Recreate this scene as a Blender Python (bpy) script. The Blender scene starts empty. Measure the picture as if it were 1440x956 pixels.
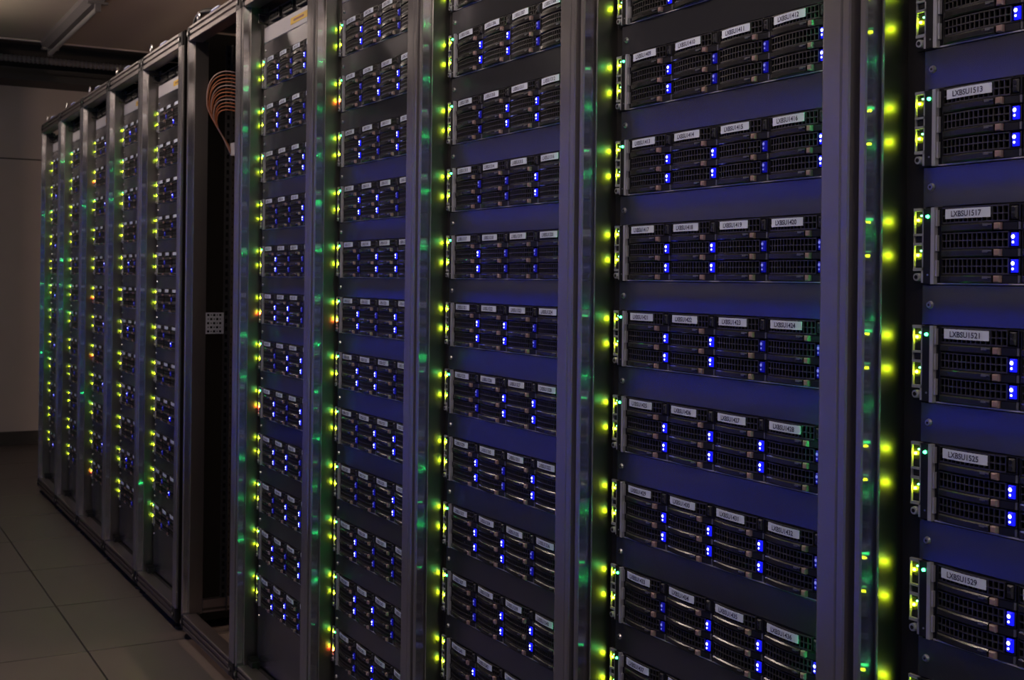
import bpy, math, random
from mathutils import Vector, Matrix

# ------------------------------------------------------------------ camera, world, light, exposure
scene = bpy.context.scene
COL = scene.collection
ZF = 1.805                      # height of the first server's top edge above the floor

F_PX, YAW, ROLL, CY = 1727.1, 1.0582, 0.0116, 393.46
CAM_POS = Vector((1.5771, -1.0966, -0.6205 + ZF))
cam_data = bpy.data.cameras.new('camera')
cam_data.sensor_fit = 'HORIZONTAL'
cam_data.sensor_width = 36.0
cam_data.lens = F_PX / 1440.0 * 36.0
cam_data.shift_y = -(478.0 - CY) / 1440.0
cam_data.clip_start = 0.02
cam = bpy.data.objects.new('camera', cam_data)
COL.objects.link(cam)
_c, _s, _cr, _sr = math.cos(YAW), math.sin(YAW), math.cos(ROLL), math.sin(ROLL)
_r = Vector((_c, _s, 0)); _f = Vector((-_s, _c, 0)); _u = Vector((0, 0, 1))
_right = _r * _cr + _u * _sr
_up = _u * _cr - _r * _sr
_m = Matrix((_right, _up, -_f)).transposed().to_4x4()
_m.translation = CAM_POS
cam.matrix_world = _m
scene.camera = cam
cam_data.dof.use_dof = True
cam_data.dof.focus_distance = 1.85
cam_data.dof.aperture_fstop = 16.0

world = bpy.data.worlds.new('world'); scene.world = world
world.use_nodes = True
world.node_tree.nodes['Background'].inputs[0].default_value = (0.80, 0.80, 1.0, 1)
world.node_tree.nodes['Background'].inputs[1].default_value = 0.07

TUBE = 62.0                     # ceiling tubes above the aisle
REAR = 220.0                     # lamp in the rear aisle
scene.view_settings.view_transform = 'Standard'
scene.view_settings.look = 'None'
scene.view_settings.gamma = 1.0
scene.view_settings.use_curve_mapping = False
scene.view_settings.exposure = 0.38
scene.cycles.use_denoising = True
scene.cycles.use_adaptive_sampling = False
scene.cycles.light_sampling_threshold = 0.0
scene.cycles.sample_clamp_indirect = 4.0
scene.cycles.max_bounces = 6
scene.cycles.caustics_reflective = True

random.seed(7)

# ------------------------------------------------------------------ materials
MAT = {}
def mat(name, col, rough=0.5, metal=0.0, aniso=0.0, noise=None, bump=None, emit=None, strength=0.0, spec=None, var=0.0, vscale=6.0):
    m = bpy.data.materials.new(name); m.use_nodes = True
    nt = m.node_tree; b = nt.nodes['Principled BSDF']
    b.inputs['Base Color'].default_value = (*col, 1)
    b.inputs['Roughness'].default_value = rough
    b.inputs['Metallic'].default_value = metal
    if spec is not None: b.inputs['Specular IOR Level'].default_value = spec
    tc = nt.nodes.new('ShaderNodeTexCoord')
    if aniso:
        b.inputs['Anisotropic'].default_value = aniso
        g = nt.nodes.new('ShaderNodeNewGeometry')
        x = nt.nodes.new('ShaderNodeVectorMath'); x.operation = 'CROSS_PRODUCT'
        x.inputs[1].default_value = (0, 0, 1)
        nt.links.new(g.outputs['Normal'], x.inputs[0])
        nt.links.new(x.outputs[0], b.inputs['Tangent'])
    if noise:
        n = nt.nodes.new('ShaderNodeTexNoise'); n.inputs['Scale'].default_value = noise[0]
        mp = nt.nodes.new('ShaderNodeMapping'); mp.inputs['Scale'].default_value = noise[1]
        nt.links.new(tc.outputs['Object'], mp.inputs[0]); nt.links.new(mp.outputs[0], n.inputs['Vector'])
        r = nt.nodes.new('ShaderNodeMapRange')
        r.inputs['To Min'].default_value = rough - noise[2]; r.inputs['To Max'].default_value = rough + noise[2]
        nt.links.new(n.outputs['Fac'], r.inputs[0]); nt.links.new(r.outputs[0], b.inputs['Roughness'])
    if var:
        n = nt.nodes.new('ShaderNodeTexNoise'); n.inputs['Scale'].default_value = vscale; n.inputs['Detail'].default_value = 6
        nt.links.new(tc.outputs['Object'], n.inputs['Vector'])
        mx = nt.nodes.new('ShaderNodeMix'); mx.data_type = 'RGBA'
        mx.inputs['A'].default_value = (*[c * (1 - var) for c in col], 1)
        mx.inputs['B'].default_value = (*[min(1, c * (1 + var)) for c in col], 1)
        nt.links.new(n.outputs['Fac'], mx.inputs['Factor']); nt.links.new(mx.outputs['Result'], b.inputs['Base Color'])
    if bump:
        n = nt.nodes.new('ShaderNodeTexNoise'); n.inputs['Scale'].default_value = bump[0]; n.inputs['Detail'].default_value = 4
        nt.links.new(tc.outputs['Object'], n.inputs['Vector'])
        bp = nt.nodes.new('ShaderNodeBump'); bp.inputs['Strength'].default_value = bump[1]; bp.inputs['Distance'].default_value = 0.002
        nt.links.new(n.outputs['Fac'], bp.inputs['Height']); nt.links.new(bp.outputs[0], b.inputs['Normal'])
    if emit:
        b.inputs['Emission Color'].default_value = (*emit, 1)
        b.inputs['Emission Strength'].default_value = strength
    MAT[name] = m
    return m

mat('aluminium', (0.45, 0.43, 0.43), 0.26, 0.78, 1.0, var=0.10, vscale=3)
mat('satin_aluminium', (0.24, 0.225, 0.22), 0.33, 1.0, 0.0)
def drawn_metal(name, col, rough, aniso):
    # vertically drawn metal: reflections spread sideways and stay sharp in height
    m = bpy.data.materials.new(name); m.use_nodes = True
    nt = m.node_tree; nt.nodes.remove(nt.nodes['Principled BSDF'])
    g = nt.nodes.new('ShaderNodeBsdfAnisotropic'); g.distribution = 'GGX'
    g.inputs['Color'].default_value = (*col, 1); g.inputs['Roughness'].default_value = rough; g.inputs['Anisotropy'].default_value = aniso
    t = nt.nodes.new('ShaderNodeCombineXYZ'); t.inputs[2].default_value = 1.0
    nt.links.new(t.outputs[0], g.inputs['Tangent'])
    nt.links.new(g.outputs[0], nt.nodes['Material Output'].inputs['Surface'])
    MAT[name] = m
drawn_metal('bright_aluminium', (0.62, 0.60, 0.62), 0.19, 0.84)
mat('beam_aluminium', (0.27, 0.24, 0.24), 0.38, 1.0)
mat('polished_aluminium', (0.60, 0.60, 0.62), 0.40, 1.0, 0.35)
mat('panel_grey', (0.20, 0.205, 0.24), 0.155, 0.9, 1.0, noise=(25, (1, 1, 1), 0.02))
mat('white_panel', (0.55, 0.54, 0.55), 0.45)
mat('yellow_sticker', (0.75, 0.48, 0.03), 0.5)
mat('dark_steel', (0.035, 0.034, 0.036), 0.45, 0.6)
mat('black_plastic', (0.010, 0.010, 0.011), 0.4)
mat('rail_steel', (0.055, 0.052, 0.05), 0.4, 0.7, 0.4)
mat('silver', (0.62, 0.62, 0.64), 0.3, 1.0)
mat('ear_silver', (0.50, 0.51, 0.55), 0.4, 0.35)
mat('lip_silver', (0.62, 0.62, 0.66), 0.35, 0.4)
mat('lattice_metal', (0.14, 0.135, 0.13), 0.35, 0.8)
mat('void_black', (0.002, 0.002, 0.002), 0.8, spec=0.1)
mat('handle_black', (0.018, 0.017, 0.017), 0.20, 0.0, spec=0.8)
mat('latch_pink', (0.34, 0.225, 0.205), 0.35)
mat('lever_grey', (0.22, 0.22, 0.23), 0.3, 0.6)
mat('icon_grey', (0.06, 0.06, 0.07), 0.4)
mat('sticker_white', (0.80, 0.88, 1.0), 0.5)
mat('sticker_ink', (0.03, 0.035, 0.10), 0.6)
mat('gasket', (0.030, 0.024, 0.02), 0.6)
mat('screw_steel', (0.6, 0.6, 0.62), 0.3, 1.0)
mat('blue_window', (0.01, 0.01, 0.05), 0.4, emit=(0.006, 0.008, 1.0), strength=0.9)  # icon window whose added glow imitates the halo around the blue lights
mat('blue_window_dim', (0.01, 0.01, 0.05), 0.4, emit=(0.006, 0.008, 1.0), strength=0.16)
mat('blue_dot', (0.1, 0.1, 0.2), 0.4, emit=(0.42, 0.46, 1.0), strength=6.0)
mat('blue_dot_dim', (0.1, 0.1, 0.2), 0.4, emit=(0.25, 0.28, 1.0), strength=0.45)
mat('led_yellow', (0.1, 0.1, 0.0), 0.4, emit=(0.72, 1.0, 0.01), strength=75)
mat('led_green', (0.0, 0.1, 0.03), 0.4, emit=(0.04, 1.0, 0.22), strength=12)
mat('led_green_strong', (0.0, 0.1, 0.03), 0.4, emit=(0.02, 1.0, 0.20), strength=165)
mat('led_green_small', (0.0, 0.1, 0.03), 0.4, emit=(0.15, 1.0, 0.35), strength=8)
mat('led_red', (0.1, 0.0, 0.0), 0.4, emit=(1.0, 0.06, 0.02), strength=80)
mat('blue_clip', (0.06, 0.07, 0.35), 0.4)
mat('fibre_orange', (0.27, 0.08, 0.022), 0.4)
mat('fibre_pale', (0.32, 0.21, 0.18), 0.4)
mat('cable_black', (0.012, 0.012, 0.012), 0.4)
mat('floor_tile', (0.102, 0.087, 0.079), 0.42, var=0.12, vscale=9, bump=(220, 0.15))
mat('floor_joint', (0.012, 0.010, 0.009), 0.8)
mat('wall_paint', (0.58, 0.51, 0.45), 0.8, var=0.06, vscale=4, bump=(160, 0.25))
mat('wall_dark', (0.06, 0.055, 0.05), 0.8)
mat('ceiling_paint', (0.52, 0.44, 0.35), 0.8, var=0.06, vscale=3)
mat('beam_dark', (0.035, 0.032, 0.028), 0.6)
mat('trim_pale', (0.85, 0.74, 0.68), 0.5)
mat('fixture_grey', (0.17, 0.155, 0.15), 0.5)
mat('tube_off', (0.25, 0.24, 0.23), 0.3)
mat('tube_lit', (0.8, 0.8, 0.8), 0.4, emit=(1.0, 0.80, 0.68), strength=TUBE)
mat('tube_dim', (0.8, 0.8, 0.8), 0.4, emit=(1.0, 0.80, 0.68), strength=TUBE * 0.5)
mat('lamp_lit', (0.8, 0.8, 0.8), 0.4, emit=(1.0, 0.66, 0.50), strength=REAR)
mat('door_grey', (0.34, 0.34, 0.33), 0.6)  # unseen facing posts and blanks, lightened to brighten reflections in the near posts
mat('opp_blue', (0.01, 0.01, 0.05), 0.4, emit=(0.03, 0.05, 1.0), strength=9)
mat('opp_green', (0.0, 0.1, 0.03), 0.4, emit=(0.15, 1.0, 0.25), strength=40)

# ------------------------------------------------------------------ sticker lettering outlines
def text_geom(s):
    cu = bpy.data.curves.new('t', 'FONT'); cu.body = s; cu.resolution_u = 3; cu.offset = 0.018
    ob = bpy.data.objects.new('t', cu); COL.objects.link(ob)
    dg = bpy.context.evaluated_depsgraph_get()
    me = ob.evaluated_get(dg).to_mesh()
    vs = [tuple(v.co) for v in me.vertices]; fs = [tuple(p.vertices) for p in me.polygons]
    ob.evaluated_get(dg).to_mesh_clear(); bpy.data.objects.remove(ob); bpy.data.curves.remove(cu)
    return vs, fs
TEXT = {t: text_geom(t) for t in ['LXBSU%d' % (b + i) for b in (1101, 1201, 1301, 1401, 1501) for i in range(48)]}

# ------------------------------------------------------------------ mesh helpers
class MB:
    def __init__(s): s.v = []; s.f = []; s.mi = []; s.mats = []
    def slot(s, m):
        if m not in s.mats: s.mats.append(m)
        return s.mats.index(m)
    def add(s, vs, fs, m):
        o = len(s.v); k = s.slot(m)
        s.v += [tuple(q) for q in vs]
        for f in fs: s.f.append(tuple(i + o for i in f)); s.mi.append(k)
    def box(s, x0, x1, y0, y1, z0, z1, m):
        vs = [(x0, y0, z0), (x1, y0, z0), (x1, y1, z0), (x0, y1, z0), (x0, y0, z1), (x1, y0, z1), (x1, y1, z1), (x0, y1, z1)]
        s.add(vs, [(0, 3, 2, 1), (4, 5, 6, 7), (0, 1, 5, 4), (1, 2, 6, 5), (2, 3, 7, 6), (3, 0, 4, 7)], m)
    def bbox(s, x0, x1, y0, y1, z0, z1, m, b=0.001):
        # box whose four front (-Y) edges are chamfered
        vs = [(x0, y0 + b, z0), (x1, y0 + b, z0), (x1, y1, z0), (x0, y1, z0), (x0, y0 + b, z1), (x1, y0 + b, z1), (x1, y1, z1), (x0, y1, z1),
              (x0 + b, y0, z0 + b), (x1 - b, y0, z0 + b), (x1 - b, y0, z1 - b), (x0 + b, y0, z1 - b)]
        s.add(vs, [(0, 3, 2, 1), (4, 5, 6, 7), (1, 2, 6, 5), (2, 3, 7, 6), (3, 0, 4, 7), (8, 9, 10, 11),
                   (0, 1, 9, 8), (1, 5, 10, 9), (5, 4, 11, 10), (4, 0, 8, 11)], m)
    def prism_z(s, poly, z0, z1, m):
        n = len(poly)
        vs = [(x, y, z0) for x, y in poly] + [(x, y, z1) for x, y in poly]
        fs = [(i, (i + 1) % n, n + (i + 1) % n, n + i) for i in range(n)]
        fs += [tuple(range(n - 1, -1, -1)), tuple(range(n, 2 * n))]
        s.add(vs, fs, m)
    def prism_x(s, poly, x0, x1, m):
        n = len(poly)   # poly in (y, z), counter-clockwise seen from +X
        vs = [(x0, y, z) for y, z in poly] + [(x1, y, z) for y, z in poly]
        fs = [(i, (i + 1) % n, n + (i + 1) % n, n + i) for i in range(n)]
        fs += [tuple(range(n - 1, -1, -1)), tuple(range(n, 2 * n))]
        s.add(vs, fs, m)
    def cyl(s, c, axis, r, h, m, n=10, r2=None):
        # from c along axis by h
        a = Vector(axis).normalized(); c = Vector(c)
        t = a.orthogonal().normalized(); b = a.cross(t)
        r2 = r if r2 is None else r2
        vs = []
        for k in range(n):
            d = t * math.cos(2 * math.pi * k / n) + b * math.sin(2 * math.pi * k / n)
            vs.append(c + d * r)
        for k in range(n):
            d = t * math.cos(2 * math.pi * k / n) + b * math.sin(2 * math.pi * k / n)
            vs.append(c + a * h + d * r2)
        fs = [(i, (i + 1) % n, n + (i + 1) % n, n + i) for i in range(n)]
        fs += [tuple(range(n - 1, -1, -1)), tuple(range(n, 2 * n))]
        s.add(vs, fs, m)
    def dome(s, c, r, h, m, n=6):
        # lens bulging towards -Y
        x, y, z = c
        ring = [(x + r * math.cos(2 * math.pi * k / n), y, z + r * math.sin(2 * math.pi * k / n)) for k in range(n)]
        ring2 = [(x + .7 * r * math.cos(2 * math.pi * k / n), y - .75 * h, z + .7 * r * math.sin(2 * math.pi * k / n)) for k in range(n)]
        fs = [(i, (i + 1) % n, n + (i + 1) % n, n + i) for i in range(n)] + [tuple(range(n, 2 * n))]
        s.add(ring + ring2, fs, m)
    def tube(s, pts, r, m, n=8):
        P = [Vector(q) for q in pts]; rings = []; ref = Vector((0.3, 0.2, 1)).normalized(); vs = []
        for i, q in enumerate(P):
            d = (P[min(i + 1, len(P) - 1)] - P[max(i - 1, 0)]).normalized()
            t = d.cross(ref)
            if t.length < 1e-4: t = d.orthogonal()
            t.normalize(); b = d.cross(t)
            vs += [q + (t * math.cos(2 * math.pi * k / n) + b * math.sin(2 * math.pi * k / n)) * r for k in range(n)]
        fs = []
        for i in range(len(P) - 1):
            for k in range(n):
                a = i * n + k; b2 = i * n + (k + 1) % n
                fs.append((a, b2, b2 + n, a + n))
        fs += [tuple(range(n - 1, -1, -1)), tuple(range((len(P) - 1) * n, len(P) * n))]
        s.add(vs, fs, m)
    def mesh(s, name, smooth=False):
        me = bpy.data.meshes.new(name)
        me.from_pydata(s.v, [], s.f)
        for m in s.mats: me.materials.append(MAT[m])
        me.polygons.foreach_set('material_index', s.mi)
        if smooth: me.polygons.foreach_set('use_smooth', [True] * len(s.f))
        me.update()
        return me

def link(name, me, parent=None, loc=(0, 0, 0)):
    o = bpy.data.objects.new(name, me); COL.objects.link(o); o.location = loc
    if parent is not None: o.parent = parent
    return o
def tag(o, label, cat, group=None):
    o['label'] = label; o['category'] = cat
    if group: o['group'] = group
    return o
def structure(name, mb, loc=(0, 0, 0)):
    o = link(name, mb.mesh(name), None, loc); o['kind'] = 'structure'; return o

# ------------------------------------------------------------------ the room
WALL_X = -7.57; CEIL_Z = 2.605; CEIL_END = -6.36
Y0, Y1 = -4.0, 2.6
XR = 6.0
mb = MB(); mb.box(WALL_X - 0.1, XR, Y0, Y1, -0.08, -0.004, 'floor_joint')
floor = structure('floor', mb)
# raised floor tiles, 600 mm grid, joints where the photograph shows them
tm = MB()
tm.add([(0.0026, 0.0022, -0.004), (0.5974, 0.0022, -0.004), (0.5974, 0.5978, -0.004), (0.0026, 0.5978, -0.004),
        (0.0036, 0.0030, 0), (0.5964, 0.0030, 0), (0.5964, 0.5970, 0), (0.0036, 0.5970, 0)],
       [(4, 5, 6, 7), (0, 1, 5, 4), (1, 2, 6, 5), (2, 3, 7, 6), (3, 0, 4, 7)], 'floor_tile')
tile_me = tm.mesh('floor_tile')
for i in range(-9, 14):
    for j in range(-6, 5):
        x = -2.44 + 0.6 * i; y = -0.353 + 0.6 * j
        if x + 0.6 < WALL_X or x > XR - 0.6 or y < Y0 or y + 0.6 > Y1 + 0.3: continue
        link('floor_tile', tile_me, floor, (x, y, 0))

mb = MB(); mb.box(WALL_X - 0.1, WALL_X, Y0, Y1, 0.0, 3.0, 'wall_dark')
wall = structure('wall_left', mb)
pm = MB()
for z0, z1 in ((0.09, 1.982), (1.991, 2.49)):
    pm = MB(); pm.box(0, 0.006, Y0 + 0.01, Y1 - 0.01, z0, z1, 'wall_paint')
    link('wall_panel', pm.mesh('wall_panel'), wall, (WALL_X, 0, 0))
mb = MB(); mb.box(WALL_X, WALL_X + 0.018, Y0, Y1, 0.0, 0.085, 'wall_dark'); mb.box(WALL_X + .018, WALL_X + .03, Y0, Y1, 0.0, 0.02, 'wall_dark')
structure('baseboard_left', mb)
mb = MB(); mb.box(WALL_X, XR, Y1, Y1 + 0.1, 0, 3.0, 'wall_dark'); structure('wall_back', mb)
mb = MB(); mb.box(CEIL_END, XR, Y0, Y1, CEIL_Z, CEIL_Z + 0.06, 'ceiling_paint'); mb.box(WALL_X, CEIL_END, Y0, Y1, 2.95, 3.0, 'beam_dark')
structure('ceiling', mb)
mb = MB(); mb.prism_x([(Y0, CEIL_Z - 0.004), (Y1, CEIL_Z - 0.004), (Y1, CEIL_Z + 0.016), (Y0, CEIL_Z + 0.016)], CEIL_END - 0.03, CEIL_END, 'trim_pale')
structure('trim_1', mb)
mb = MB(); mb.box(WALL_X, WALL_X + 0.35, Y0, Y1, 2.49, 2.535, 'beam_dark'); mb.box(WALL_X + .02, WALL_X + 0.30, Y0, Y1, 2.535, 2.58, 'beam_dark')
structure('trim_2', mb)
# corrugated conduit in the ceiling recess
mb = MB()
n = 300; pts = []
for k in range(n):
    y = Y0 + 2.0 + k * 0.014
    pts.append((-7.05, y, 2.60))
P = pts; ring = 8; vs = []; fs = []
for i, q in enumerate(P):
    r = 0.026 if i % 2 else 0.019
    vs += [(q[0] + r * math.cos(2 * math.pi * k / ring), q[1], q[2] + r * math.sin(2 * math.pi * k / ring)) for k in range(ring)]
for i in range(len(P) - 1):
    for k in range(ring):
        a = i * ring + k; b = i * ring + (k + 1) % ring
        fs.append((a, a + ring, b + ring, b))
mb.add(vs, fs, 'fixture_grey')
o = link('conduit', mb.mesh('conduit'))
tag(o, 'grey corrugated conduit running under the ceiling near the far wall', 'conduit')

# ceiling batten lamps (unlit one in view, lit ones over the aisle out of view)
def batten(x0, x1, y, lit, label):
    root = bpy.data.objects.new('batten_lamp', None); COL.objects.link(root); root.location = ((x0 + x1) / 2, y, CEIL_Z - (0.08 if lit else 0.0))
    tag(root, label, 'lamp')
    L = x1 - x0
    w = 0.11 if lit else 0.05
    b = MB(); b.prism_x([(-w, 0), (-w, -0.03), (-0.02, -0.055), (0.02, -0.055), (w, -0.03), (w, 0)][::-1], -L / 2, L / 2, 'fixture_grey')
    link('housing', b.mesh('housing'), root)
    for s in (-1, 1):
        e = MB(); e.box(-0.012, 0.012, -0.014, 0.014, -0.10, -0.055, 'fixture_grey'); e.box(-.014, .014, -.05, .05, -.062, -.05, 'fixture_grey')
        link('lamp_holder', e.mesh('lamp_holder'), root, (s * (L / 2 - 0.02), 0, 0))
    if lit:
        for s in (-1, 1):
            e = MB(); e.cyl((s * L * 0.35, 0, -0.002), (0, 0, 1), 0.005, 0.082, 'fixture_grey', 8); link('hanger_rod', e.mesh('hanger_rod'), root)
    t = MB(); t.cyl((-L / 2 + 0.03, 0, -0.085), (1, 0, 0), 0.013, L - 0.06, lit or 'tube_off', 10)
    link('tube', t.mesh('tube'), root)
batten(-6.30, -4.80, 0.10, False, 'unlit grey batten lamp on the ceiling above the far racks')
for i, (a, b) in enumerate(((-5.6, -4.1), (-3.2, -1.7), (-0.8, 0.7), (1.6, 3.1))):
    batten(a, b, -0.70, 'tube_dim' if i == 0 else 'tube_lit', 'lit ceiling batten lamp above the aisle, number %s towards the camera' % ('one', 'two', 'three', 'four')[i])

# ------------------------------------------------------------------ server pieces (local: X 0..W, Y=0 drive plane, -Y to the aisle, Z 0 at the top edge)
DP = 0.1074; W = 4 * DP; H = 0.0865; PITCH = 3 * 0.04445; DH = 0.0283
BULGE = 0.0055
def cy(x): return -BULGE * (1 - ((x - DP / 2) / (DP / 2)) ** 2)
def curved_bar(mb, x0, x1, z0, z1, d0, d1, m, n=8, bev=0.0):
    # strip following the drive's convex front; front at cy+d0, back at cy+d1
    vs = []; fs = []
    for i in range(n + 1):
        x = x0 + (x1 - x0) * i / n; c = cy(x)
        if bev:
            vs += [(x, c + d0 + bev, z0), (x, c + d0, z0 + bev), (x, c + d0, z1 - bev), (x, c + d0 + bev, z1), (x, c + d1, z1), (x, c + d1, z0)]
        else:
            vs += [(x, c + d0, z0), (x, c + d0, z1), (x, c + d1, z1), (x, c + d1, z0)]
    k = 6 if bev else 4
    for i in range(n):
        a = i * k; b = a + k
        for j in range(k):
            j2 = (j + 1) % k
            fs.append((a + j, b + j, b + j2, a + j2))
    fs.append(tuple(range(k))); fs.append(tuple(range(n * k + k - 1, n * k - 1, -1)))
    mb.add(vs, fs, m)

m_ = MB(); curved_bar(m_, 0.0012, DP - 0.0012, -DH + 0.0006, -0.0004, 0.0042, 0.020, 'void_black'); 
m_.box(0.0012, 0.0022, -0.0015, 0.004, -DH + 0.0006, -0.0004, 'black_plastic'); m_.box(DP - 0.0032, DP - 0.0012, -0.001, 0.004, -0.0178, -0.0004, 'black_plastic')
curved_bar(m_, 0.0022, DP - 0.0030, -0.0184, -0.0174, 0.0, 0.004, 'black_plastic')
ME_BODY = m_.mesh('drive_carrier')
m_ = MB()
for z in (-0.0008, -0.0090, -0.0170): curved_bar(m_, 0.002, 0.0925, z - 0.0006, z + 0.0006, 0.0, 0.0028, 'lattice_metal')
for i in range(15):
    x = 0.0025 + i * 0.00639; c = cy(x)
    m_.box(x - 0.0006, x + 0.0006, c + 0.0003, c + 0.003, -0.0168, -0.0010, 'lattice_metal')
ME_LATTICE = m_.mesh('lattice')
m_ = MB(); curved_bar(m_, 0.003, 0.0745, -0.0273, -0.0188, -0.0018, 0.004, 'handle_black', 10, 0.0016)
for x0, x1, z0, z1 in ((0.0635, 0.0695, -0.0225, -0.0198), (0.0665, 0.0740, -0.0215, -0.0200)):
    curved_bar(m_, x0, x1, z0, z1, -0.0030, 0.0, 'lever_grey', 2)
curved_bar(m_, 0.086, 0.1025, -0.0270, -0.0192, 0.0, 0.004, 'black_plastic', 2)
curved_bar(m_, 0.1036, 0.1062, -0.0268, -0.0190, -0.0006, 0.004, 'lever_grey', 1)
ME_HANDLE = m_.mesh('handle')
m_ = MB(); c = cy(0.081); m_.bbox(0.0768, 0.0848, c - 0.0036, c + 0.004, -0.0266, -0.0192, 'latch_pink', 0.0012)
ME_LATCH = m_.mesh('latch_button')
def icon_mesh(win, dot):
    b = MB(); c = cy(0.098)
    b.bbox(0.0948, 0.1022, c - 0.0012, c + 0.003, -0.0158, -0.0020, win, 0.0019)
    if dot:
        b.dome((0.0984, c - 0.0012, -0.0062), 0.0022, 0.0010, dot, 8); b.dome((0.0984, c - 0.0012, -0.0120), 0.0014, 0.0008, dot, 6)
    else:
        b.cyl((0.0984, c - 0.0012, -0.0055), (0, -1, 0), 0.0026, 0.0006, 'black_plastic', 8); b.cyl((0.0984, c - 0.0012, -0.0122), (0, -1, 0), 0.0026, 0.0006, 'black_plastic', 8)
    return b.mesh('indicator_light')
ME_ICON = {'on': icon_mesh('blue_window', 'blue_dot'), 'dim': icon_mesh('blue_window_dim', 'blue_dot_dim'), 'off': icon_mesh('icon_grey', None)}

# chassis: tray lip, top cover edge, side walls, body behind the drives
m_ = MB(); m_.box(-0.002, W + 0.002, 0.010, 0.60, -H + 0.001, -0.001, 'dark_steel')
m_.box(-0.003, W + 0.003, -0.0015, 0.012, -H, -H + 0.0014, 'lip_silver'); m_.box(-0.003, W + 0.003, 0.0, 0.012, -0.0012, 0.0, 'rail_steel')
for k in range(5): m_.box(k * DP - 0.001, k * DP + 0.001, 0.002, 0.012, -H + 0.001, -0.001, 'black_plastic')
ME_CHASSIS = m_.mesh('chassis')

def ear_mesh(sgn):
    b = MB(); X = (lambda a: a) if sgn < 0 else (lambda a: W - a)
    def bx(x0, x1, *r):
        p, q = X(x0), X(x1); b.box(min(p, q), max(p, q), *r)
    # base flange and the silver bracket with its three windows
    bx(-0.0375, -0.0015, 0.0, 0.003, -H, 0.0, 'dark_steel')
    zs = (0.0, -0.0035, -0.0290, -0.0315, -0.0395, -0.0425, -0.0680, -0.0715)
    for i in (0, 2, 4, 6): bx(-0.0365, -0.0215, -0.0035, 0.0, zs[i + 1], zs[i], 'ear_silver')
    bx(-0.0235, -0.0215, -0.0035, 0.0, -0.0715, 0.0, 'ear_silver'); bx(-0.0365, -0.0355, -0.0030, 0.0, -0.0715, 0.0, 'ear_silver')
    bx(-0.0245, -0.0215, -0.0035, 0.0, -0.0850, -0.0715, 'ear_silver')
    for z0, z1 in ((-0.0270, -0.0200), (-0.0375, -0.0335), (-0.0655, -0.0590)): bx(-0.0330, -0.0255, -0.0018, 0.0, z0, z1, 'rail_steel')
    # black column, silver chassis edge, little tabs
    bx(-0.0210, -0.0095, -0.0042, 0.0, -H + 0.001, -0.0005, 'black_plastic')
    bx(-0.0095, -0.0045, -0.0055, 0.0, -H, 0.0, 'ear_silver')
    for k in range(3): bx(-0.0040, -0.0018, -0.0040, 0.0, -0.0040 - 0.0283 * k - 0.017, -0.0030 - 0.0283 * k, 'ear_silver')
    b.cyl((X(-0.0295), 0.0, -0.0785), (0, -1, 0), 0.0048, 0.0060, 'ear_silver', 12, 0.0044)
    b.cyl((X(-0.0295), -0.006, -0.0785), (0, -1, 0), 0.0024, 0.0006, 'black_plastic', 8)
    b.cyl((X(-0.0142), -0.0042, -0.0760), (0, -1, 0), 0.0012, 0.0008, 'screw_steel', 6)
    return b.mesh('mounting_ear')
ME_EAR = {-1: ear_mesh(-1), 1: ear_mesh(1)}
LX = -0.0315
m_ = MB(); m_.dome((LX, -0.0005, -0.0135), 0.0019, 0.0030, 'led_yellow'); m_.dome((LX + 0.0045, -0.0005, -0.0085), 0.0012, 0.002, 'led_green_small')
ME_LINK = m_.mesh('link_light')
m_ = MB(); m_.dome((LX, -0.0005, -0.0180), 0.0019, 0.0042, 'led_red')
ME_RED = m_.mesh('fault_light')
m_ = MB(); m_.dome((-0.0148, -0.0042, -0.0100), 0.0021, 0.0030, 'led_green', 8)
ME_POWER = m_.mesh('power_light')
m_ = MB(); m_.bbox(W + 0.0126, W + 0.0158, -0.0115, -0.0042, -0.0115, -0.0070, 'led_green_strong', 0.001)
ME_POWER_R = m_.mesh('power_light')

# blank panel below a server
m_ = MB(); m_.bbox(-0.0255, W + 0.0255, -0.0008, 0.012, -PITCH + 0.0004, -H - 0.0006, 'panel_grey', 0.0010)
ME_BLANK = m_.mesh('blank_panel')
m_ = MB(); m_.cyl((0, -0.0008, 0), (0, -1, 0), 0.0046, 0.0028, 'screw_steel', 12, 0.0034); m_.cyl((0, -0.0036, 0), (0, -1, 0), 0.0016, 0.0003, 'black_plastic', 6)
ME_SCREW = m_.mesh('screw')

# stickers
def sticker_mesh(text, far=False):
    b = MB(); x0, x1, z0, z1 = 0.0085, 0.0715, -0.0128, -0.0020
    curved_bar(b, x0, x1, z0, z1, -0.0011, -0.0003, 'sticker_white', 8 if not far else 2)
    if text:
        vs, fs = TEXT[text]
        mx = max(v[0] for v in vs); mn = min(v[0] for v in vs); my = max(v[1] for v in vs)
        sx = 0.0425 / (mx - mn); sz = 0.0062 / my
        out = []
        for v in vs:
            x = x0 + 0.0095 + (v[0] - mn) * sx; z = z0 + 0.0023 + v[1] * sz
            out.append((x, cy(x) - 0.0014, z))
        b.add(out, fs, 'sticker_ink')
    return b.mesh('label_sticker')
ME_STICKER_PLAIN = sticker_mesh(None)

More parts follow.
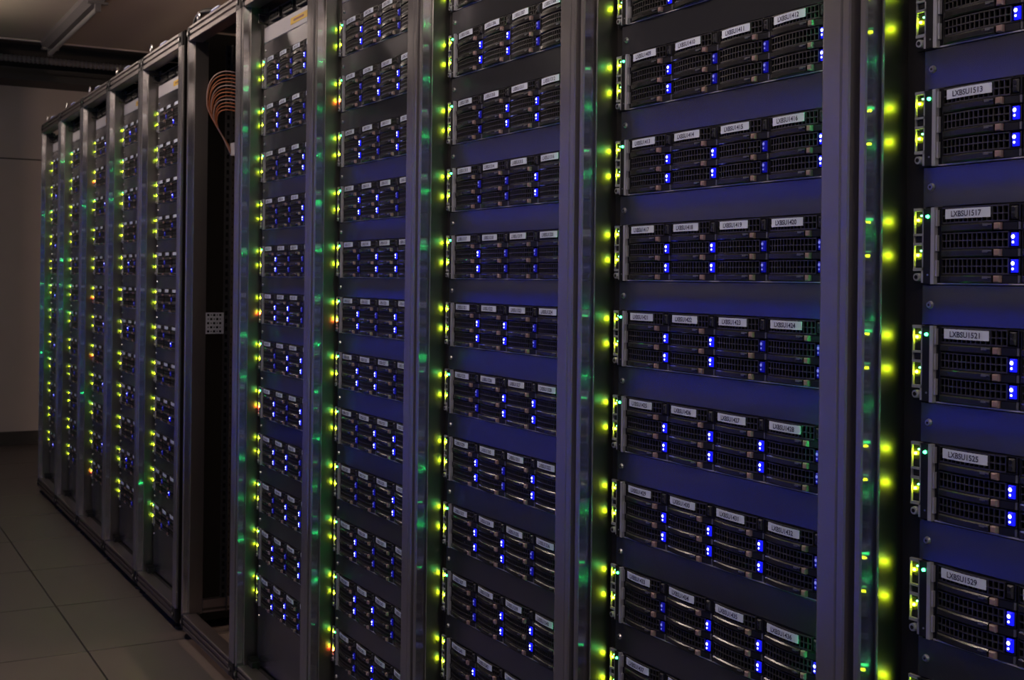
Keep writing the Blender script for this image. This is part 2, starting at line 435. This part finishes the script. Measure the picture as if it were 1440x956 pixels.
# joined drive bank for the small far racks
m_ = MB()
for r in range(3):
    for c in range(4):
        x = c * DP; z = -0.0008 - r * DH
        m_.box(x + 0.0015, x + DP - 0.0015, 0.0, 0.012, z - DH + 0.001, z, 'void_black')
        for zz in (-0.0008, -0.0090, -0.0170): m_.box(x + 0.002, x + 0.0925, -0.0030, 0.001, z + zz - 0.0007, z + zz + 0.0007, 'lattice_metal')
        for k in range(8): m_.box(x + 0.003 + k * 0.0125, x + 0.0045 + k * 0.0125, -0.0028, 0.001, z - 0.0168, z - 0.001, 'lattice_metal')
        m_.bbox(x + 0.003, x + 0.0745, -0.0055, 0.002, z - 0.0273, z - 0.0188, 'handle_black', 0.0016)
        m_.box(x + 0.0768, x + 0.0848, -0.0050, 0.002, z - 0.0266, z - 0.0192, 'latch_pink')
        if r == 0: m_.box(x + 0.0938, x + 0.103, -0.0015, 0.002, z - 0.0168, z - 0.0012, 'icon_grey')
ME_BANK = m_.mesh('drive_bank')
def far_icon(win, dot):
    b = MB(); b.bbox(0.0938, 0.1030, -0.0030, 0.003, -0.0168, -0.0012, win, 0.0008); b.dome((0.0984, -0.0030, -0.0062), 0.0022, 0.0012, dot, 6)
    return b.mesh('indicator_light')
ME_FAR_ICON = {'on': far_icon('blue_window', 'blue_dot'), 'dim': far_icon('blue_window_dim', 'blue_dot_dim')}

ORD = ['first', 'second', 'third', 'fourth', 'fifth', 'sixth', 'seventh', 'eighth', 'ninth', 'tenth', 'eleventh', 'twelfth']

# ------------------------------------------------------------------ rack frame pieces (local X: 0 at the rack's left boundary, width 0.6)
Z_SILL0, Z_SILL1, Z_TOP0, Z_TOP1 = 0.028, 0.078, 1.952, 2.002
PL = [(0.022, 0.010), (0.022, -0.053), (0.024, -0.055), (0.0315, -0.055), (0.0335, -0.053), (0.0335, -0.026), (0.0375, -0.026),
      (0.0380, -0.0350), (0.0405, -0.0355), (0.0410, -0.034), (0.0410, 0.010)]
PR = [(0.560, 0.10), (0.560, -0.050), (0.5615, -0.0535), (0.5645, -0.055), (0.5915, -0.055), (0.5930, -0.0525), (0.5945, -0.0525),
      (0.5960, -0.055), (0.6050, -0.055), (0.6070, -0.053), (0.6070, 0.10)]
def post(poly, name):
    b = MB(); b.prism_z(poly, Z_SILL1 - 0.004, Z_TOP0 + 0.004, 'aluminium')
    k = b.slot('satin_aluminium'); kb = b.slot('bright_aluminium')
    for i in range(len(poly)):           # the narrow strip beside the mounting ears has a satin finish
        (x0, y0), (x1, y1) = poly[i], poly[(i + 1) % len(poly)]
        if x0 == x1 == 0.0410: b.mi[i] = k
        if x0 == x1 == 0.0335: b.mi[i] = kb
    return b.mesh(name)
ME_PL, ME_PR = post(PL, 'corner_post'), post(PR, 'corner_post')
def beam_poly(z0, z1):
    h = z1 - z0; y = -0.055
    zz = [0, .04, .30, .34, .42, .46, .66, .70, .78, .82, .96, 1]
    yy = [.003, 0, 0, .006, .006, 0, 0, .006, .006, 0, 0, .003]
    front = [(y + b, z0 + a * h) for a, b in zip(zz, yy)]
    return front[::-1] + [(-0.012, z0), (-0.012, z1)]
m_ = MB(); m_.prism_x(beam_poly(Z_TOP0, Z_TOP1), 0.046, 0.559, 'beam_aluminium'); ME_TOPBEAM = m_.mesh('top_beam')
m_ = MB(); m_.prism_x(beam_poly(Z_SILL0, Z_SILL1), 0.046, 0.559, 'beam_aluminium'); ME_SILL = m_.mesh('bottom_sill')
def corner_mesh(x0, x1, z0, z1):
    b = MB(); b.bbox(x0, x1, -0.056, 0.0, z0, z1, 'dark_steel', 0.004)
    c = ((x0 + x1) / 2, -0.056, (z0 + z1) / 2)
    b.cyl(c, (0, -1, 0), 0.010, 0.003, 'dark_steel', 12); b.cyl((c[0], -0.059, c[2]), (0, -1, 0), 0.005, 0.001, 'screw_steel', 8)
    return b.mesh('corner_connector')
ME_CORN = [corner_mesh(0.022, 0.046, Z_SILL0, Z_SILL1), corner_mesh(0.559, 0.607, Z_SILL0, Z_SILL1), corner_mesh(0.022, 0.046, Z_TOP0, Z_TOP1), corner_mesh(0.559, 0.607, Z_TOP0, Z_TOP1)]
m_ = MB(); m_.cyl((0, 0, 0), (0, 0, 1), 0.020, 0.010, 'black_plastic', 12); m_.cyl((0, 0, 0.010), (0, 0, 1), 0.007, 0.022, 'dark_steel', 8); ME_FOOT = m_.mesh('foot')
def rail_mesh(x0, x1, y):
    b = MB(); b.box(x0, x1, y, y + 0.004, Z_SILL1, Z_TOP0, 'rail_steel')
    return b.mesh('mounting_rail')
ME_RAIL = [rail_mesh(0.0412, 0.078, 0.0035), rail_mesh(0.522, 0.559, 0.0035)]
m_ = MB(); m_.box(0.0085, 0.0205, -0.036, 0.008, Z_SILL1, Z_TOP0, 'gasket'); ME_GASKET = m_.mesh('gasket_strip')
# closed shell behind the rails (sides, back, roof, bottom)
m_ = MB()
m_.box(0.024, 0.028, 0.10, 0.95, Z_SILL0, Z_TOP1, 'dark_steel'); m_.box(0.600, 0.604, 0.10, 0.95, Z_SILL0, Z_TOP1, 'dark_steel')
m_.box(0.024, 0.604, 0.946, 0.95, Z_SILL0, Z_TOP1, 'dark_steel'); m_.box(0.024, 0.604, -0.012, 0.95, Z_TOP1 - 0.006, Z_TOP1, 'dark_steel')
m_.box(0.024, 0.604, 0.0, 0.95, Z_SILL0 + .004, Z_SILL0 + 0.010, 'dark_steel')
ME_SHELL = m_.mesh('enclosure')
m_ = MB(); m_.prism_x([(-0.012, Z_SILL1 - 0.010), (-0.012, Z_SILL1 - 0.004), (0.05, Z_SILL1 + 0.006), (0.05, Z_SILL1 - 0.002)][::-1], 0.046, 0.559, 'dark_steel'); ME_BASEPLATE = m_.mesh('base_plate')
m_ = MB(); m_.box(0.046, 0.085, -0.024, 0.0, Z_SILL1 - 0.004, Z_SILL1 + 0.016, 'black_plastic')
for k in range(6): m_.box(0.048 + k * 0.006, 0.050 + k * 0.006, -0.026, -0.002, Z_SILL1 + 0.016, Z_SILL1 + 0.024, 'black_plastic')
ME_BRUSH = m_.mesh('brush_strip')
# lifting eye bolt and blue cable clip on the roof
m_ = MB(); m_.cyl((0, 0, 0), (0, 0, 1), 0.010, 0.004, 'silver', 10); m_.cyl((0, 0, 0.004), (0, 0, 1), 0.005, 0.014, 'silver', 8)
ringp = [(0.013 * math.cos(a), 0, 0.030 + 0.013 * math.sin(a)) for a in [2 * math.pi * k / 14 for k in range(15)]]
m_.tube(ringp, 0.0035, 'silver', 6); ME_EYE = m_.mesh('eye_bolt')
m_ = MB(); m_.bbox(-0.045, 0.045, -0.012, 0.012, 0.0, 0.010, 'blue_clip', 0.003); m_.box(-0.040, 0.040, -0.010, 0.010, 0.010, 0.013, 'sticker_white'); ME_CLIP = m_.mesh('cable_clip')

# top-of-rack equipment
m_ = MB(); m_.bbox(-0.0255, W + 0.0255, -0.0008, 0.012, 0.0006, 0.0440, 'panel_grey', 0.001); ME_BLANK_TOP = m_.mesh('blank_panel')
m_ = MB(); m_.bbox(-0.0255, W + 0.0255, -0.0010, 0.012, 0.0448, 0.0884, 'white_panel', 0.001); ME_WHITE = m_.mesh('cover_plate')
m_ = MB(); m_.bbox(0.20, 0.33, -0.0018, -0.0009, 0.058, 0.076, 'yellow_sticker', 0.0003); m_.box(0.225, 0.305, -0.0021, -0.0018, 0.064, 0.070, 'fibre_orange'); ME_YELLOW = m_.mesh('yellow_label')
m_ = MB(); m_.bbox(-0.0255, W + 0.0255, 0.004, 0.09, 0.0895, 0.1335, 'black_plastic', 0.002)
for k in range(4):
    x = 0.03 + k * 0.11; m_.box(x, x + 0.08, -0.004, 0.004, 0.098, 0.126, 'dark_steel'); m_.box(x + .006, x + 0.074, -0.006, -0.004, 0.104, 0.120, 'void_black')
ME_SWITCH = m_.mesh('body')
m_ = MB()
for s in (0, 1):
    x = -0.012 + s * (W + 0.018); m_.tube([(x, 0.004, 0.097), (x, -0.022, 0.100), (x, -0.022, 0.123), (x, 0.004, 0.126)], 0.003, 'rail_steel', 6)
ME_SWHANDLE = m_.mesh('pull_handle')
m_ = MB(); m_.bbox(-0.0255, W + 0.0255, -0.0006, 0.012, -0.168, -0.0006, 'panel_grey', 0.001); ME_BOTTOM = m_.mesh('bottom_panel')

RACK = {1: 'the rack at the right edge', 2: 'the second rack from the right', 3: 'the third rack from the right', 4: 'the fourth rack from the right',
        5: 'the rack just right of the open rack', 7: 'the rack just left of the open rack', 8: 'the second rack left of the open rack',
        9: 'the third rack left of the open rack', 10: 'the last rack but one at the far end', 11: 'the farthest rack'}
RACK_LABEL = {1: 'aluminium server rack cut by the right edge of the picture', 2: 'aluminium server rack, second from the right, with stickers LXBSU1409 to LXBSU1437',
              3: 'aluminium server rack, third from the right edge', 4: 'aluminium server rack, fourth from the right edge',
              5: 'aluminium server rack standing just right of the open empty rack', 6: 'open empty aluminium rack with orange cables hanging inside its top',
              7: 'aluminium server rack standing just left of the open empty rack', 8: 'aluminium server rack, second to the left of the open empty rack',
              9: 'aluminium server rack with red lights, third left of the open empty rack', 10: 'aluminium server rack, last but one at the far left end',
              11: 'farthest aluminium server rack at the left end of the row'}
def rack_x(k): return 0.5148 - 0.6 * (k - 1) - (0.06 if k > 6 else 0.0)
GREEN = {1: range(12), 2: (2, 3, 5, 6, 8, 9, 0), 3: (0, 1, 2, 3, 4, 6, 8, 9), 4: range(12), 5: (0, 1, 2, 4, 6, 7, 9, 10, 11), 7: (11,), 8: (1, 2), 9: (2, 9), 10: (0, 4, 5, 6), 11: (2, 5, 6, 8)}
RED = {4: (1, 5, 11), 5: (5, 7), 9: (1, 5, 7, 11)}
# brightness of the blue lights by column where the photograph shows them
BLUE2 = {2: 'oddo', 3: 'oodo', 4: 'oodx', 5: 'oodx', 6: 'ooox', 7: 'ooox', 8: 'dooo', 9: 'oooo', 1: 'oodd'}

def build_server(k, row, x, ztop, near):
    root = bpy.data.objects.new('server', None); COL.objects.link(root); root.location = (x, 0, ztop)
    n0 = {1: 1501, 2: 1401, 3: 1301, 4: 1201, 5: 1101}.get(k, 0) + 4 * row
    if k == 1: lab = 'black two-unit server in the right-edge rack, first sticker LXBSU%d' % n0
    elif k == 2: lab = 'black two-unit server with stickers LXBSU%d to LXBSU%d' % (n0, n0 + 3)
    else: lab = 'black server, %s from the top in %s' % (ORD[row], RACK[k])
    tag(root, lab, 'server', 'servers mounted in the rack row')
    link('chassis', ME_CHASSIS, root)
    for s in (-1, 1):
        e = link('mounting_ear', ME_EAR[s], root)
        if s < 0:
            link('link_light', ME_LINK, e); link('link_light', ME_LINK, e, (0, 0, -0.040))
            if row in RED.get(k, ()): link('fault_light', ME_RED, e, (0, 0, -0.040))
            if row in GREEN[k]: link('power_light', ME_POWER, e)
        elif row in GREEN[k]: link('power_light', ME_POWER_R, e)
    if near:
        for r in range(3):
            for c in range(4):
                d = link('drive_carrier', ME_BODY, root, (c * DP, 0, -0.0008 - r * DH))
                link('lattice', ME_LATTICE, d); link('handle', ME_HANDLE, d); link('latch_button', ME_LATCH, d)
                if r == 0:
                    st = 'off'
                elif k == 2 and row in BLUE2: st = {'o': 'on', 'd': 'dim', 'x': 'dim'}[BLUE2[row][c]]
                elif k == 1: st = 'on'
                else:
                    q = (row * 7 + c * 13 + k * 5) % 10; st = 'on' if q < 6 else 'dim'
                link('indicator_light', ME_ICON[st], d)
                if r == 0:
                    t = link('label_sticker', sticker_mesh('LXBSU%d' % (n0 + c)), d)
    else:
        link('drive_bank', ME_BANK, root)
        for c in range(4):
            link('label_sticker', ME_STICKER_PLAIN, root, (c * DP, -0.0005, -0.0008))
            for r in (1, 2):
                q = (row * 5 + c * 3 + k * 7 + r * 4) % 10
                if q < 5: link('indicator_light', ME_FAR_ICON['on' if q < 1 else 'dim'], root, (c * DP, 0, -0.0008 - r * DH))
    return root

def build_blank(k, row, x, ztop):
    root = bpy.data.objects.new('blank_panel', None); COL.objects.link(root); root.location = (x, 0, ztop)
    n0 = {1: 1501, 2: 1401}.get(k, 0) + 4 * row
    if k in (1, 2): lab = 'grey metal blank panel below the server with sticker LXBSU%d' % n0
    else: lab = 'blank panel under the %s server in %s' % (ORD[row], RACK[k])
    tag(root, lab, 'panel', 'blank panels between the servers')
    link('panel', ME_BLANK, root)
    zc = -(H + PITCH) / 2
    for sx in (-0.0130, W + 0.0130): link('screw', ME_SCREW, root, (sx, 0, zc))

def build_frame(k):
    X = rack_x(k)
    root = bpy.data.objects.new('server_rack', None); COL.objects.link(root); root.location = (X, 0, 0)
    tag(root, RACK_LABEL[k], 'rack', 'racks standing in one row')
    link('corner_post', ME_PL, root); link('corner_post', ME_PR, root)
    link('top_beam', ME_TOPBEAM, root); link('bottom_sill', ME_SILL, root)
    for c in ME_CORN: link('corner_connector', c, root)
    for fx in (0.045, 0.580): link('foot', ME_FOOT, root, (fx, -0.028, 0))
    for fx in (0.045, 0.580): link('foot', ME_FOOT, root, (fx, 0.90, 0))
    link('eye_bolt', ME_EYE, root, (0.06, -0.03, Z_TOP1))
    link('cable_clip', ME_CLIP, root, (0.30, -0.035, Z_TOP1))
    link('gasket_strip', ME_GASKET, root)
    if k != 6:
        for r in ME_RAIL: link('mounting_rail', r, root)
        link('enclosure', ME_SHELL, root); link('base_plate', ME_BASEPLATE, root); link('brush_strip', ME_BRUSH, root)
    return root

for k in (1, 2, 3, 4, 5, 7, 8, 9, 10, 11):
    build_frame(k)
    X = rack_x(k) + 0.0852 + (0.010 if k == 1 else 0.0)
    for row in range(12):
        zt = ZF - PITCH * row
        build_server(k, row, X, zt, k <= 5)
        if row < 11: build_blank(k, row, X, zt)
    # top equipment and bottom cover
    p = bpy.data.objects.new('blank_panel', None); COL.objects.link(p); p.location = (X, 0, ZF)
    tag(p, 'grey blank panel above all servers in %s' % RACK[k], 'panel', 'blank panels between the servers')
    link('panel', ME_BLANK_TOP, p)
    for sx in (-0.0130, W + 0.0130): link('screw', ME_SCREW, p, (sx, 0, 0.022))
    p = bpy.data.objects.new('cover_plate', None); COL.objects.link(p); p.location = (X, 0, ZF)
    tag(p, 'pale plate with yellow label atop %s' % RACK[k], 'panel', 'pale cover plates at the rack tops')
    link('plate', ME_WHITE, p); link('yellow_label', ME_YELLOW, p)
    p = bpy.data.objects.new('network_switch', None); COL.objects.link(p); p.location = (X, 0, ZF)
    tag(p, 'black switch with handles atop %s' % RACK[k], 'switch', 'switches at the rack tops')
    link('body', ME_SWITCH, p); link('pull_handle', ME_SWHANDLE, p)
    p = bpy.data.objects.new('bottom_panel', None); COL.objects.link(p); p.location = (X, 0, ZF - PITCH * 11 - H)
    tag(p, 'plain dark panel closing the bottom of %s' % RACK[k], 'panel', 'bottom panels of the racks')
    link('panel', ME_BOTTOM, p)
    for sx in (-0.0130, W + 0.0130): link('screw', ME_SCREW, p, (sx, 0, -0.03))

# ------------------------------------------------------------------ the open rack
r6 = build_frame(6)
b = MB()   # recessed perforated mounting rail on the left and its side flange
b.box(0.040, 0.062, 0.085, 0.088, Z_SILL1, Z_TOP0, 'rail_steel'); b.box(0.038, 0.041, 0.068, 0.110, Z_SILL1, Z_TOP0, 'rail_steel')
for i in range(70):
    z = 0.12 + i * 0.026; b.box(0.0409, 0.0418, 0.074, 0.082, z, z + 0.014, 'void_black'); b.box(0.0409, 0.0418, 0.0925, 0.097, z + .004, z + 0.011, 'void_black')
link('mounting_rail', b.mesh('mounting_rail'), r6)
b = MB(); b.box(0.540, 0.562, 0.085, 0.088, Z_SILL1, Z_TOP0, 'rail_steel'); link('mounting_rail', b.mesh('mounting_rail'), r6)
b = MB()   # perforated bracket between post and rail
zb0, zb1 = 0.995, 1.065
b.box(0.0405, 0.0425, 0.010, 0.070, zb0, zb1, 'ear_silver')
for i, y in enumerate((0.018, 0.028, 0.038, 0.048, 0.058)):
    for j in range(5):
        z = zb0 + 0.008 + j * 0.0135
        big = (i + j) % 2 == 0
        h = 0.0036 if big else 0.002
        b.box(0.0424, 0.0432, y - h, y + h, z - h, z + h, 'void_black')
link('bracket', b.mesh('bracket'), r6)
b = MB(); b.box(0.030, 0.050, 0.010, 0.90, 0.078, 0.120, 'beam_aluminium'); b.box(0.030, 0.052, 0.010, 0.90, 0.085, 0.092, 'rail_steel'); link('side_beam', b.mesh('side_beam'), r6)
b = MB(); b.box(0.555, 0.600, 0.010, 0.90, 0.078, 0.120, 'beam_aluminium'); link('side_beam', b.mesh('side_beam'), r6)
b = MB(); b.box(0.022, 0.607, 0.86, 0.90, Z_SILL0, Z_SILL1, 'beam_aluminium'); link('bottom_sill', b.mesh('bottom_sill'), r6)
b = MB(); b.box(0.022, 0.607, -0.012, 0.95, Z_TOP1 - 0.006, Z_TOP1, 'dark_steel'); link('roof_plate', b.mesh('roof_plate'), r6)
X6 = rack_x(6)
# black side wall of the next rack, seen through the open one
b = MB(); b.box(0, 0.010, 0.0, 0.95, 0.03, 2.0, 'void_black'); b.box(0, 0.012, -0.050, 0.0, 0.03, 2.002, 'void_black')
o = link('side_panel', b.mesh('side_panel'), None, (X6 - 0.040, 0, 0))
tag(o, 'black side panel between the open rack and the rack left of it', 'panel')
# patch panel with fibre cables
pp = bpy.data.objects.new('patch_panel', None); COL.objects.link(pp); pp.location = (X6, 0, 0)
tag(pp, 'dark patch panel with pale side plate in the top of the open rack', 'panel')
b = MB(); b.box(0.10, 0.54, 0.095, 0.40, 1.60, 1.86, 'dark_steel'); link('body', b.mesh('body'), pp)
b = MB(); b.box(0.062, 0.10, 0.080, 0.20, 1.585, 1.625, 'white_panel'); link('side_plate', b.mesh('side_plate'), pp)
def bez(p0, p1, p2, p3, n=14):
    o = []
    for i in range(n + 1):
        t = i / n; o.append(tuple((1 - t) ** 3 * a + 3 * (1 - t) ** 2 * t * bb + 3 * (1 - t) * t * t * cc + t ** 3 * d for a, bb, cc, d in zip(p0, p1, p2, p3)))
    return o
for i in range(12):
    z = 1.850 - i * 0.0115
    j = random.uniform(-0.005, 0.005)
    zm = 1.745 - 0.005 * i
    p = bez((0.11, 0.092, z), (0.07, 0.035 + j, z + 0.025), (0.058, -0.006 + 0.0035 * i, z - 0.012), (0.056, 0.004 + 0.0032 * i + j, zm))
    p += bez((0.056, 0.004 + 0.0032 * i + j, zm), (0.056, 0.016 + 0.0028 * i, zm - 0.05), (0.060, 0.052, 1.665), (0.066, 0.078 + 0.0008 * i, 1.590), 8)[1:]
    b = MB(); b.tube(p, 0.0022, 'fibre_pale' if i % 4 == 0 else 'fibre_orange', 6)
    o = link('fibre_cable', b.mesh('fibre_cable', True), None, (X6, 0, 0))
    tag(o, ('pale' if i % 4 == 0 else 'orange') + ' fibre cable, %s from the top of the bundle in the open rack' % ORD[i], 'cable', 'fibre cables in the open rack')
# black cable arching over the roofs beside the open rack
b = MB(); b.tube(bez((-0.16, 0.02, 2.005), (-0.13, 0.0, 2.085), (0.02, 0.0, 2.085), (0.20, 0.03, 2.012), 16), 0.010, 'cable_black', 8)
o = link('roof_cable', b.mesh('roof_cable', True), None, (X6, 0, 0)); tag(o, 'thick black cable arching over the roof of the open rack', 'cable')

# lamp standing in the rear aisle, its light falls through the open rack
lr = bpy.data.objects.new('rear_lamp', None); COL.objects.link(lr); lr.location = (-2.15, 2.2, 0)
tag(lr, 'warm wall lamp in the rear aisle behind the open rack', 'lamp')
b = MB(); b.box(-0.30, 0.30, 0.05, 0.40, 0.90, 1.10, 'fixture_grey'); link('housing', b.mesh('housing'), lr)
b = MB(); b.cyl((-0.28, 0.02, 1.0), (1, 0, 0), 0.03, 0.56, 'lamp_lit', 10); link('tube', b.mesh('tube'), lr)

# ------------------------------------------------------------------ the facing rack row across the aisle (behind the camera)
OY = -1.62
fm = MB(); fm.box(0, 0.6, -0.8, -0.01, 0.03, 2.0, 'dark_steel'); ME_OB = fm.mesh('enclosure')
fm = MB(); fm.box(0.0, 0.045, -0.01, 0.05, 0.03, 2.0, 'door_grey'); ME_OP = fm.mesh('corner_post')
fm = MB(); bm_ = MB(); gm = MB()
for row in range(12):
    zt = ZF - PITCH * row
    fm.box(0.08, 0.52, -0.01, 0.0, zt - H, zt, 'black_plastic'); fm.box(0.06, 0.54, -0.01, -0.004, zt - PITCH, zt - H, 'door_grey')
    for c in range(4):
        for r in (1, 2):
            x = 0.5 - c * DP - 0.09; z = zt - r * DH
            bm_.box(x, x + 0.009, 0.0, 0.002, z - 0.0165, z - 0.0015, 'opp_blue')
    for dz in (0.0135, 0.0535): gm.box(0.545, 0.549, 0.0, 0.002, zt - dz, zt - dz + 0.004, 'opp_green')
ME_OF, ME_OBL, ME_OG = fm.mesh('server_front'), bm_.mesh('indicator_light'), gm.mesh('link_light')
for i in range(12):
    x = 1.4 - 0.6 * i
    root = bpy.data.objects.new('server_rack', None); COL.objects.link(root); root.location = (x, OY, 0)
    tag(root, '%s server rack from the right in the facing row across the aisle' % ORD[i], 'rack', 'racks of the facing row')
    link('enclosure', ME_OB, root); link('corner_post', ME_OP, root); link('corner_post', ME_OP, root, (0.555, 0, 0))
    link('server_front', ME_OF, root); o = link('indicator_light', ME_OBL, root); link('link_light', ME_OG, root)
